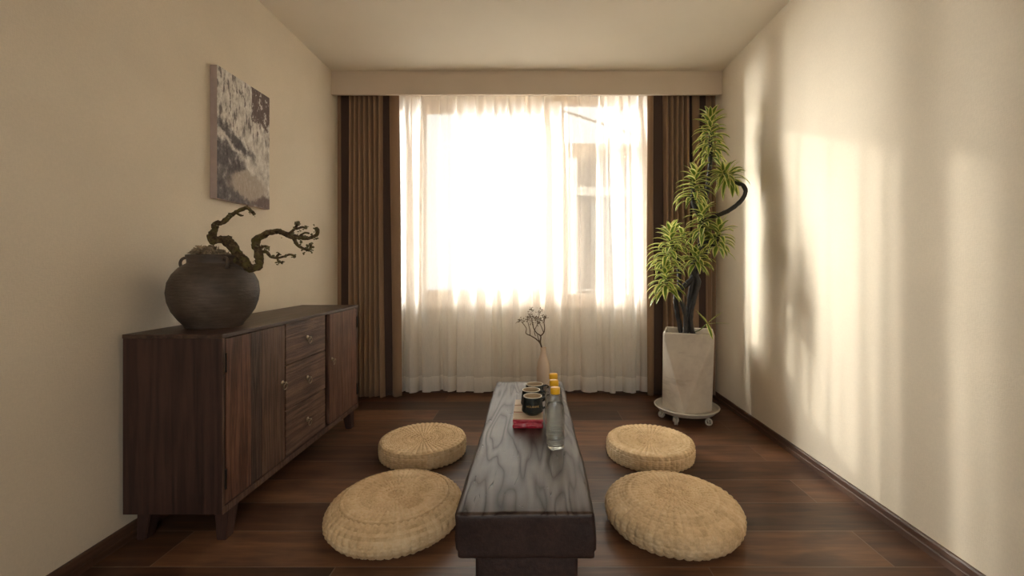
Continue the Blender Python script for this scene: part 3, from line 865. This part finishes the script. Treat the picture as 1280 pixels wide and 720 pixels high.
STEM = plain('dark_stem', (.020, .016, .013), .55, var=.3, scale=60, bump=.4)
LG = N('leaf_green'); v = LG.coord(); f = LG.noise(v, 30, 3)
c = LG.ramp(f, [(.3, (.10, .17, .02)), (.7, (.20, .29, .04))])
LG = LG.pbr(c, .38, None, 0, .5, Subsurface_Weight=.0)
LY = N('leaf_yellow'); v = LY.coord(); f = LY.noise(v, 30, 3)
c = LY.ramp(f, [(.3, (.66, .62, .17)), (.7, (.80, .76, .32))])
LY = LY.pbr(c, .4, None, 0, .5)
def leafy(m, trans):
    t = m.node_tree; pb = next(x for x in t.nodes if x.type == 'BSDF_PRINCIPLED'); out = next(x for x in t.nodes if x.type == 'OUTPUT_MATERIAL')
    tl = t.nodes.new('ShaderNodeBsdfTranslucent'); mx = t.nodes.new('ShaderNodeMixShader'); mx.inputs[0].default_value = trans
    t.links.new(pb.inputs['Base Color'].links[0].from_socket, tl.inputs[0])
    t.links.new(pb.outputs[0], mx.inputs[1]); t.links.new(tl.outputs[0], mx.inputs[2]); t.links.new(mx.outputs[0], out.inputs[0])
leafy(LG, .3); leafy(LY, .35)

def leaf(bm, base, d, L, W, droop, rnd, up=Vector((0, 0, 1))):
    """strap leaf: green middle, yellow margins, arching"""
    d = d.normalized(); side = d.cross(up)
    if side.length < .15: side = Vector((rnd.gauss(0, 1), rnd.gauss(0, 1), 0)).cross(d)
    side.normalize()
    rows = []; n = 7; p = base.copy(); dirv = d.copy()
    tw = rnd.uniform(-.35, .35)
    for i in range(n + 1):
        t = i / n
        w = W * (math.sin(PI * min(1, .10 + t * .93)) ** .65) * (1 - .25 * t) if i < n else .0006
        s = side.copy(); s.rotate(Matrix.Rotation(tw * t, 3, dirv)); nn = s.cross(dirv)
        rows.append([bm.verts.new(p + s * w * f + nn * (abs(f) * w * .38)) for f in (-1, -.55, 0, .55, 1)])
        p = p + dirv * (L / n)
        dirv = (dirv + Vector((0, 0, -1)) * droop * (.35 + t) / n * 2.0).normalized()
    for a, b in zip(rows, rows[1:]):
        for k in range(4):
            f = bm.faces.new((a[k], a[k + 1], b[k + 1], b[k])); f.material_index = 1 if k in (0, 3) else 0; f.smooth = True

def rosette(b, t, n, L, seed, W=.0195, spread=1.0, droop=1.15):
    """leaves spiralling from b (low) to t (tip)"""
    rnd = random.Random(seed); bm = bmesh.new()
    ax = (t - b); ln = ax.length; ax.normalize()
    u = ax.orthogonal().normalized(); w = ax.cross(u)
    for i in range(n):
        f = i / (n - 1); a = i * 2.39996 + rnd.uniform(-.25, .25)
        out = u * math.cos(a) + w * math.sin(a)
        el = -.1 + 1.2 * f ** 2.2 + rnd.uniform(-.12, .12)
        d = out * math.cos(el) * spread + ax * math.sin(el)
        l = 1.08 * L * (1.0 - .38 * f ** 2) * rnd.uniform(.8, 1.1)
        base = b + ax * ln * (f ** .9) * .92 + out * .006
        leaf(bm, base - PO, d, l, W * rnd.uniform(.85, 1.15), droop * (1.1 - .7 * f) * rnd.uniform(.7, 1.25), rnd)
    o = obj('leaf_cluster', bm, [LG, LY], pot)
    return o
def Q(x, y, Y): return P(x, y, Y)
rs = [  # base px, tip px, depth, leaves, length, seed
    ((888, 197, 2.95), (888, 140, 2.93), 66, .132, 1),
    ((866, 252, 2.88), (871, 212, 2.86), 46, .140, 2),
    ((914, 225, 2.88), (902, 215, 2.80), 42, .132, 3),
    ((878, 296, 2.86), (878, 258, 2.84), 44, .140, 4),
    ((896, 312, 2.84), (900, 280, 2.80), 40, .135, 5),
    ((833, 332, 2.83), (840, 284, 2.82), 56, .142, 6),
    ((869, 332, 2.86), (872, 316, 2.82), 36, .125, 7),
    ((832, 366, 2.84), (832, 336, 2.80), 44, .140, 8),
    ((851, 310, 2.90), (853, 288, 2.88), 20, .105, 9),
]
for (bx, by, bY), (tx, ty, tY), n_, L_, sd in rs:
    rosette(Q(bx, by, bY), Q(tx, ty, tY), n_, L_, sd)
# sprig hanging over the pot rim
bm = bmesh.new(); rnd = random.Random(5)
c0 = Q(884, 405, 2.77)
for tx, ty, dY, W in ((868, 388, -.02, .011), (890, 425, -.06, .014), (905, 391, .02, .007), (912, 407, -.02, .007), (880, 412, .03, .006), (878, 396, 0, .008)):
    q = Q(tx, ty, 2.77 + dY); dd = q - c0
    leaf(bm, c0 - PO, dd + Vector((0, 0, .02)), dd.length * 1.02, W, .12, rnd)
tube(bm, [(c0 - PO, .003), (Q(874, 413, 2.83) - PO, .003), (Q(868, 415, 2.92) - PO, .003)], 6, mi=0)
obj('leaf_cluster', bm, [LG, LY], pot)

def stem(pts, sub=6):
    bm = bmesh.new()
    tube(bm, spline([(Q(x, y, Y) - PO, r / 190) for x, y, Y, r in pts], sub), 9, rough=.22)
    return obj('stem', bm, STEM, pot, True)
stem([(852, 424, 2.95, 3.0), (850, 408, 2.94, 3.0), (846, 388, 2.93, 2.9), (845, 368, 2.92, 3.2), (856, 357, 2.91, 3.4), (868, 345, 2.90, 3.6), (878, 325, 2.90, 3.6), (884, 300, 2.90, 3.4), (880, 280, 2.91, 3.2), (881, 255, 2.93, 3.0), (886, 225, 2.95, 3.0), (888, 195, 2.95, 2.6), (888, 150, 2.94, 2.0)])
stem([(858, 424, 2.93, 3), (860, 400, 2.92, 3), (862, 375, 2.91, 3), (866, 352, 2.90, 3.2), (872, 335, 2.88, 3), (876, 300, 2.88, 3), (874, 272, 2.88, 2.8), (866, 250, 2.88, 2.4), (870, 215, 2.87, 1.8)])
stem([(868, 424, 2.92, 3.6), (863, 400, 2.90, 3), (867, 375, 2.89, 3), (872, 352, 2.89, 4), (866, 338, 2.88, 3), (869, 325, 2.86, 2)])
stem([(855, 424, 2.90, 3), (857, 395, 2.89, 2.6), (850, 374, 2.88, 2.6), (843, 362, 2.87, 2.6), (834, 352, 2.85, 2.4), (832, 340, 2.83, 1.8)])
stem([(849, 372, 2.91, 2.6), (849, 345, 2.90, 2.6), (846, 320, 2.88, 2.4), (838, 300, 2.84, 2), (840, 288, 2.83, 1.6)])
stem([(878, 300, 2.88, 2.6), (890, 306, 2.86, 2.4), (897, 300, 2.83, 2), (899, 286, 2.81, 1.6)])
stem([(880, 282, 2.90, 2.6), (890, 272, 2.86, 2.6), (903, 267, 2.82, 2.6), (916, 260, 2.78, 2.6), (927, 250, 2.76, 2.6), (932, 240, 2.76, 2.5), (929, 232, 2.77, 2.4), (922, 229, 2.80, 2.2), (912, 225, 2.86, 2.0), (904, 217, 2.82, 1.6)])

# ------------------------------------------------------------------ things on the table
RED = N('red_wrapper'); v = RED.coord(); f = RED.noise(v, 60, 4, .6)
c = RED.ramp(f, [(.35, (.26, .010, .022)), (.6, (.48, .022, .045)), (.78, (.68, .20, .22))])
RED = RED.pbr(c, .28, RED.bump(RED.noise(v, 40, 3), .5, .01), 0, .6)
TANP = plain('tan_card', (.62, .46, .30), .6, var=.06, scale=30)
packs = [('red wrapped packet with tan top under the front mug, nearest the table front', 1.681, 1.764),
         ('red wrapped packet with tan top under the middle mug', 1.767, 1.848),
         ('red wrapped packet with tan top under the rear mug', 1.851, 1.934)]
PKX0, PKX1, PKT = -.0805, .037, .036
def pack_mesh(seed):
    bm = bmesh.new(); w, d = (PKX1 - PKX0) / 2, .0405
    box(bm, -w, w, -d, d, 0, PKT - .003, .005, seg=3)
    bmesh.ops.subdivide_edges(bm, edges=[e for e in bm.edges if e.calc_length() > .02], cuts=10, use_grid_fill=True)
    for v in bm.verts:
        if v.co.z > .002 and v.co.z < PKT - .004:
            # crumpled foil sides, pinched along the middle
            k = noise.noise(Vector((v.co.x * 60, v.co.y * 60, v.co.z * 130 + seed)))
            pin = -.006 * math.exp(-((v.co.z - .019) / .004) ** 2)
            o = Vector((v.co.x / w, v.co.y / d, 0))
            if abs(o.y) > .9: v.co.y += math.copysign(1, o.y) * (min(0, k * .008) + pin * .7)
            if abs(o.x) > .9: v.co.x += math.copysign(1, o.x) * (min(0, k * .008) + pin * .6)
    return bm
p0 = None
for k, (lab, a, b) in enumerate(packs):
    if p0 is None:
        p0 = obj('snack_packet', pack_mesh(3), RED, None, True)
        bm = bmesh.new(); w = (PKX1 - PKX0) / 2
        box(bm, -w + .001, w - .001, -.0355, .0370, PKT - .003, PKT + .0005, .001)
        t_ = obj('card_top', bm, TANP, p0); tag(t_, 'tan card top')
        o = p0
    else: o = dup(p0)
    o.location = ((PKX0 + PKX1) / 2, (a + b) / 2, TZ1 + .001); tag(o, lab, 'packet', 'red packets under the mugs')

MUG = plain('dark_green_glaze', (.012, .016, .015), .22, var=.2, scale=30)
MUGI = plain('tan_inner_glaze', (.50, .38, .245), .35, var=.05, scale=30)
RIMW = plain('pale_mug_rim', (.70, .64, .52), .35, var=.05, scale=30)
GOLD = plain('gold_print', (.50, .33, .12), .4, .6)
MZ = TZ1 + .0015 + PKT
def make_mug():
    root = thing('mug', '', 'mug')
    nf = 12
    bm = bmesh.new(); n = 48
    prof = [(0, 0), (.0255, 0), (.0275, .001), (.0425, .0135), (.0428, .0165), (.0375, .068), (.0372, .0705)]
    rings = []
    for r, z in prof:
        if r == 0: rings.append([bm.verts.new((0, 0, 0))]); continue
        fac = max(0, 1 - z / .05)                                  # facets fade upwards
        ring = []
        for i in range(n):
            t = 2 * PI * i / n; m = (t % (2 * PI / nf)) - PI / nf
            rr = r * ((1 - fac) + fac * math.cos(PI / nf) / math.cos(m) * 1.01)
            ring.append(bm.verts.new((rr * math.cos(t), rr * math.sin(t), z)))
        rings.append(ring)
    for a, b in zip(rings, rings[1:]):
        for i in range(n):
            j = (i + 1) % n
            if len(a) == 1: bm.faces.new((a[0], b[i], b[j]))
            else: bm.faces.new((a[i], a[j], b[j], b[i]))
    body = obj('body', bm, MUG, root, False)
    bm = bmesh.new(); lathe(bm, [(.0372, .0703), (.0368, .0722), (.0352, .0728), (.0340, .0718), (.0336, .070)], 48)
    obj('rim', bm, RIMW, root, True)
    bm = bmesh.new(); lathe(bm, [(.0337, .0702), (.034, .06), (.036, .02), (.025, .006), (0, .005)], 48)
    obj('inside', bm, MUGI, root, True)
    bm = bmesh.new()
    pts = [(Vector((.036, 0, .062)), .0042), (Vector((.052, 0, .064)), .0046), (Vector((.062, 0, .055)), .0046), (Vector((.060, 0, .038)), .0044), (Vector((.050, 0, .026)), .0042), (Vector((.0405, 0, .022)), .004)]
    tube(bm, spline(pts, 5), 10); obj('handle', bm, MUG, root, True)
    cu = bpy.data.curves.new('lettering', 'FONT'); cu.body = 'HOLANNE'; cu.size = .0105; cu.align_x = 'CENTER'; cu.extrude = .0002
    to = bpy.data.objects.new('lettering', cu); C.objects.link(to)
    bpy.context.view_layer.update()
    me = bpy.data.meshes.new_from_object(to.evaluated_get(bpy.context.evaluated_depsgraph_get()))
    bpy.data.objects.remove(to)
    for v in me.vertices:                                           # wrap round the mug's front
        x, y, z = v.co; zz = .036 + y; r = .0428 + (.0375 - .0428) * (zz - .0165) / .0515 + .0005 + z
        a = -PI / 2 + x / .040
        v.co = (r * math.cos(a), r * math.sin(a), zz)
    me.materials.clear(); me.materials.append(GOLD)
    lo = bpy.data.objects.new('lettering', me); C.objects.link(lo); lo.parent = body; tag(lo, 'gold lettering')
    return root
m0 = make_mug()
for k, (lab, x, y, rz) in enumerate((('dark green faceted mug, front of the row of three, gold lettering facing the viewer', -.004, 1.7445, .02),
                                 ('dark green mug, middle of the row of three, between two others', -.010, 1.832, -.03),
                                 ('dark green mug, rear of the row of three, nearest the vase', .004, 1.920, .05))):
    o = m0 if k == 0 else dup(m0)
    o.location = (x, y, MZ); o.rotation_euler = (0, 0, rz); tag(o, lab, 'mug', 'mugs on the tea table')

PET = N('clear_bottle'); g1 = PET.n('BsdfTransparent', Color=(.97, .975, .97)); g2 = PET.n('BsdfGlossy', Roughness=.04); fr = PET.n('LayerWeight', Blend=.28)
bmpn = PET.bump(PET.noise(PET.coord((1, 1, .4)), 70, 2), .25, .004); PET.set(g2.inputs['Normal'], bmpn); PET.set(fr.inputs['Normal'], bmpn)
mx = PET.n('MixShader'); PET.t.links.new(PET.math('MULTIPLY_ADD', PET.math('POWER', fr.outputs[1], 2.0), .6, .05), mx.inputs[0]); PET.t.links.new(g1.outputs[0], mx.inputs[1]); PET.t.links.new(g2.outputs[0], mx.inputs[2])
PET.t.links.new(mx.outputs[0], PET.out.inputs[0]); PET = PET.m
WAT = N('clear_water'); gw = WAT.n('BsdfRefraction', IOR=1.18, Roughness=.0, Color=(.985, .99, .985)); tw = WAT.n('BsdfTransparent', Color=(.985, .99, .985))
mw = WAT.n('MixShader', Fac=.45); WAT.t.links.new(gw.outputs[0], mw.inputs[1]); WAT.t.links.new(tw.outputs[0], mw.inputs[2]); WAT.t.links.new(mw.outputs[0], WAT.out.inputs[0]); WAT = WAT.m
BASEG = N('thick_bottle_base'); BASEG = BASEG.pbr((.95, .95, .93), .05, None, 0, .5, Transmission_Weight=1.0, IOR=1.4)
CAP = plain('yellow_cap', (.86, .46, .02), .4, var=.04, scale=30)
def make_bottle():
    root = thing('water_bottle', '', 'bottle')
    def ring(bm, r, z, q, n=48):
        # rounded square section: q = 1 round, towards 0 squarer
        out = []
        for i in range(n):
            t = 2 * PI * i / n; e = 2 / (.42 + .58 * q)
            c, s = math.cos(t), math.sin(t); rr = r / ((abs(c) ** e + abs(s) ** e) ** (1 / e))
            out.append(bm.verts.new((rr * c, rr * s, z)))
        return out
    def skin(bm, prof):
        rg = [ring(bm, *p) for p in prof]
        for a, b in zip(rg, rg[1:]):
            for i in range(len(a)): bm.faces.new((a[i], a[(i + 1) % len(a)], b[(i + 1) % len(a)], b[i]))
        return rg
    bm = bmesh.new()
    rg = skin(bm, [(.026, .001, .5), (.029, .004, .45), (.0305, .012, .4), (.0300, .028, .4), (.0305, .034, .4), (.0305, .125, .4), (.030, .138, .45), (.027, .155, .6), (.021, .171, .85), (.0165, .179, 1), (.0150, .183, 1), (.0150, .188, 1)])
    bm.faces.new(rg[0])
    obj('body', bm, PET, root, True)
    bm = bmesh.new()
    rg = skin(bm, [(.027, .034, .45), (.0288, .036, .4), (.0288, .125, .4), (.0285, .137, .45), (.0262, .150, .6)])
    bm.faces.new(rg[0]); bm.faces.new(rg[-1]); obj('water', bm, WAT, root, True)
    bm = bmesh.new()
    rg = skin(bm, [(.024, .0025, .5), (.0275, .006, .45), (.0285, .011, .4), (.0265, .016, .4), (.0285, .021, .4), (.0285, .026, .4), (.0262, .030, .4), (.024, .032, .5)])
    bm.faces.new(rg[0]); bm.faces.new(rg[-1])
    for v in bm.verts:
        v.co.x += .0022 * noise.noise(v.co * 190); v.co.y += .0022 * noise.noise(v.co * 190 + Vector((3, 1, 2)))
    o = obj('thick_base', bm, BASEG, root, True)
    bm = bmesh.new()
    nn = 60; rings = []
    for r, z in ((.0162, .186), (.0166, .1865), (.0166, .203), (.0155, .2062), (.0, .2066)):
        if r == 0: rings.append([bm.verts.new((0, 0, z))]); continue
        rings.append([bm.verts.new(((r - (.0004 if i % 2 and z < .204 else 0)) * math.cos(2 * PI * i / nn), (r - (.0004 if i % 2 and z < .204 else 0)) * math.sin(2 * PI * i / nn), z)) for i in range(nn)])
    for a, b in zip(rings, rings[1:]):
        for i in range(nn):
            j = (i + 1) % nn
            if len(b) == 1: bm.faces.new((a[i], a[j], b[0]))
            else: bm.faces.new((a[i], a[j], b[j], b[i]))
    obj('cap', bm, CAP, root, True)
    bm = bmesh.new(); lathe(bm, [(.0150, .1795), (.0178, .180), (.0178, .1825), (.0150, .183)], 36); obj('neck_ring', bm, PET, root, True)
    return root
b0 = make_bottle()
for k, (lab, x, y) in enumerate((('clear water bottle with yellow cap, front of the row of three, fully in view', .074, 1.505),
                                 ('clear water bottle with yellow cap, middle of the row of three', .0745, 1.602),
                                 ('clear water bottle with yellow cap, rear of the row of three beside the front mug', .0765, 1.700))):
    o = b0 if k == 0 else dup(b0)
    o.location = (x, y, TZ1 + .001); o.rotation_euler = (0, 0, .25 + k * .12); tag(o, lab, 'bottle', 'water bottles on the tea table')

VASE = plain('beige_ceramic', (.60, .455, .33), .5, var=.05, scale=12)
VX, VY = .050, 2.29
bm = bmesh.new()
lathe(bm, [(0, 0), (.029, 0), (.0315, .003), (.0335, .02), (.0345, .06), (.0335, .095), (.029, .125), (.021, .148), (.0155, .165), (.0145, .182), (.0158, .197), (.0168, .200), (.0145, .2005), (.0125, .196), (.012, .17), (.02, .13), (.028, .08), (.025, .02), (0, .012)], 48)
vs = obj('vase', bm, VASE, None, True, (VX, VY, TZ1 + .001)); tag(vs, 'slender beige ceramic bottle vase at the far end of the tea table', 'vase')
TWIG = plain('twig_bark', (.075, .047, .03), .8, var=.3, scale=80)
DRYF = plain('dry_blossom', (.115, .085, .06), .85, var=.4, scale=70)
tw = thing('dried_twig', 'thin forked twig with small dry leaves standing in the beige vase', 'twig', (VX, VY, TZ1 + .08))
TO = Vector((VX, VY, TZ1 + .08))
def V(x, y, dy=0): return P(630 + x / 6, 370 + y / 6, VY + dy) - TO
bm = bmesh.new()
for pts in ([(286, 560, 0, 1.1), (284, 420, 0, 1.0), (280, 378, 0, 1.0), (268, 350, 0, .9), (240, 322, .0, .8), (200, 298, .01, .7), (165, 280, .01, .6), (168, 245, .01, .5), (150, 215, .01, .5), (130, 192, .01, .4)],
            [(280, 378, 0, 1.0), (272, 345, 0, 1), (275, 300, 0, .9), (245, 278, 0, .7), (222, 240, -.01, .6), (215, 205, -.01, .5), (200, 150, -.01, .4)],
            [(275, 300, 0, .8), (298, 275, -.01, .7), (305, 240, -.01, .6), (300, 200, -.01, .5), (308, 165, -.01, .4)],
            [(270, 350, 0, .6), (258, 320, .01, .5), (250, 290, .01, .5)],
            [(196, 296, .01, .5), (194, 255, .0, .5), (180, 200, .0, .4), (175, 150, 0, .35)],
            [(236, 300, 0, .5), (228, 262, .01, .5), (248, 215, .01, .4), (262, 150, .01, .35), (275, 115, 0, .3)],
            [(298, 275, 0, .5), (282, 235, .01, .4), (262, 195, .01, .35)]):
    tube(bm, spline([(V(x, y, d), r / 239) for x, y, d, r in pts], 4), 6)
obj('stem', bm, TWIG, tw, True)
bm = bmesh.new(); rnd = random.Random(21)
for cx, cy, s, k in ((205, 100, 9, 20), (195, 145, 14, 36), (210, 200, 10, 20), (180, 170, 10, 16), (150, 180, 10, 14), (110, 188, 9, 14), (130, 180, 8, 8), (255, 165, 14, 30), (258, 195, 12, 26), (262, 118, 12, 10), (278, 110, 6, 8), (300, 165, 12, 22), (312, 158, 8, 12), (285, 190, 9, 10), (225, 165, 8, 8)):
    for _ in range(k):
        c = V(cx + rnd.gauss(0, s), cy + rnd.gauss(0, s * 1.1), rnd.gauss(0, .010))
        u = Vector((rnd.gauss(0, 1), rnd.gauss(0, 1), rnd.gauss(0, 1))).normalized(); w = u.orthogonal().normalized(); kx = u.cross(w)
        l, wd = rnd.uniform(.004, .0075), rnd.uniform(.0018, .0032)
        vv = [bm.verts.new(q) for q in (c - u * l, c + w * wd + kx * .001, c + u * l, c - w * wd + kx * .001)]; mm = bm.verts.new(c - kx * .0012)
        for i in range(4): bm.faces.new((vv[i], vv[(i + 1) % 4], mm))
obj('dry_leaves', bm, DRYF, tw)

# ------------------------------------------------------------------ light
wld = bpy.data.worlds.new('daylight'); S.world = wld; wld.use_nodes = True
class W(N):
    def __init__(s, w):
        s.t = w.node_tree; s.t.nodes.clear(); s.out = s.t.nodes.new('ShaderNodeOutputWorld')
w = W(wld)
tc = w.t.nodes.new('ShaderNodeTexCoord'); sep = w.n('SeparateXYZ', Vector=tc.outputs['Generated'])
dx, dy, dz = sep.outputs
base = w.math('MULTIPLY_ADD', w.sstep(dy, -.15, .35), SKY - SKY_BACK, SKY_BACK)
base = w.math('MULTIPLY', base, w.math('MULTIPLY_ADD', w.sstep(dz, -.25, .05), .55, .45))     # ground side dimmer
# invented bright band on the sun's bearing, added to light right wall and room
az = w.math('ARCTAN2', dx, dy)
da = w.math('DIVIDE', w.math('SUBTRACT', az, math.atan2(-1, SLOPE)), .036)
band = w.math('EXPONENT', w.math('MULTIPLY', w.math('MULTIPLY', da, da), -1.0))
band = w.math('MULTIPLY', band, w.math('MULTIPLY', w.sstep(dz, -.30, .0), w.math('SUBTRACT', 1.0, w.sstep(dz, .42, .75))))
tot = w.math('MULTIPLY_ADD', band, BAND, base)
bgn = w.n('Background', Color=SKYC); w.set(bgn.inputs['Strength'], tot)
w.t.links.new(bgn.outputs[0], w.out.inputs[0])
sun = bpy.data.lights.new('sun', 'SUN'); sun.energy = SUN; sun.angle = math.radians(.9); sun.color = (1, .955, .88)
so = bpy.data.objects.new('sun', sun); C.objects.link(so)
so.rotation_euler = Vector((1, -SLOPE, -.36)).to_track_quat('-Z', 'Y').to_euler(); so.location = (-3, 8, 5)
pt = bpy.data.lights.new('window_portal', 'AREA'); pt.shape = 'RECTANGLE'; pt.size = WX1 - WX0; pt.size_y = WZ1 - WZ0
pt.cycles.is_portal = True
po = bpy.data.objects.new('window_portal', pt); C.objects.link(po)
p2 = bpy.data.lights.new('fill_window_portal', 'AREA'); p2.shape = 'RECTANGLE'; p2.size = BX1 - BX0; p2.size_y = BZ1 - BZ0; p2.cycles.is_portal = True
p2o = bpy.data.objects.new('fill_window_portal', p2); C.objects.link(p2o); p2o.location = ((BX0 + BX1) / 2, YB - .1, (BZ0 + BZ1) / 2); p2o.rotation_euler = (PI / 2, 0, 0)
po.location = ((WX0 + WX1) / 2, YF + .2, (WZ0 + WZ1) / 2); po.rotation_euler = (-PI / 2, 0, 0)

# ------------------------------------------------------------------ camera
cam = bpy.data.cameras.new('camera'); co = bpy.data.objects.new('camera', cam); C.objects.link(co)
cam.sensor_width = 36; cam.lens = 36 * F / 1280; cam.shift_x = (640 - CX) / 1280; cam.shift_y = -(360 - CY) / 1280
cam.clip_start = .02; cam.clip_end = 200
co.location = (0, 0, HC); co.rotation_euler = (PI / 2, 0, 0)
S.camera = co
S.view_settings.view_transform = 'Standard'; S.view_settings.look = 'None'; S.view_settings.gamma = 1
S.view_settings.use_curve_mapping = False
S.view_settings.exposure = 2.65
S.cycles.max_bounces = 14; S.cycles.diffuse_bounces = 8; S.cycles.transparent_max_bounces = 24; S.cycles.transmission_bounces = 10
S.cycles.sample_clamp_indirect = 8
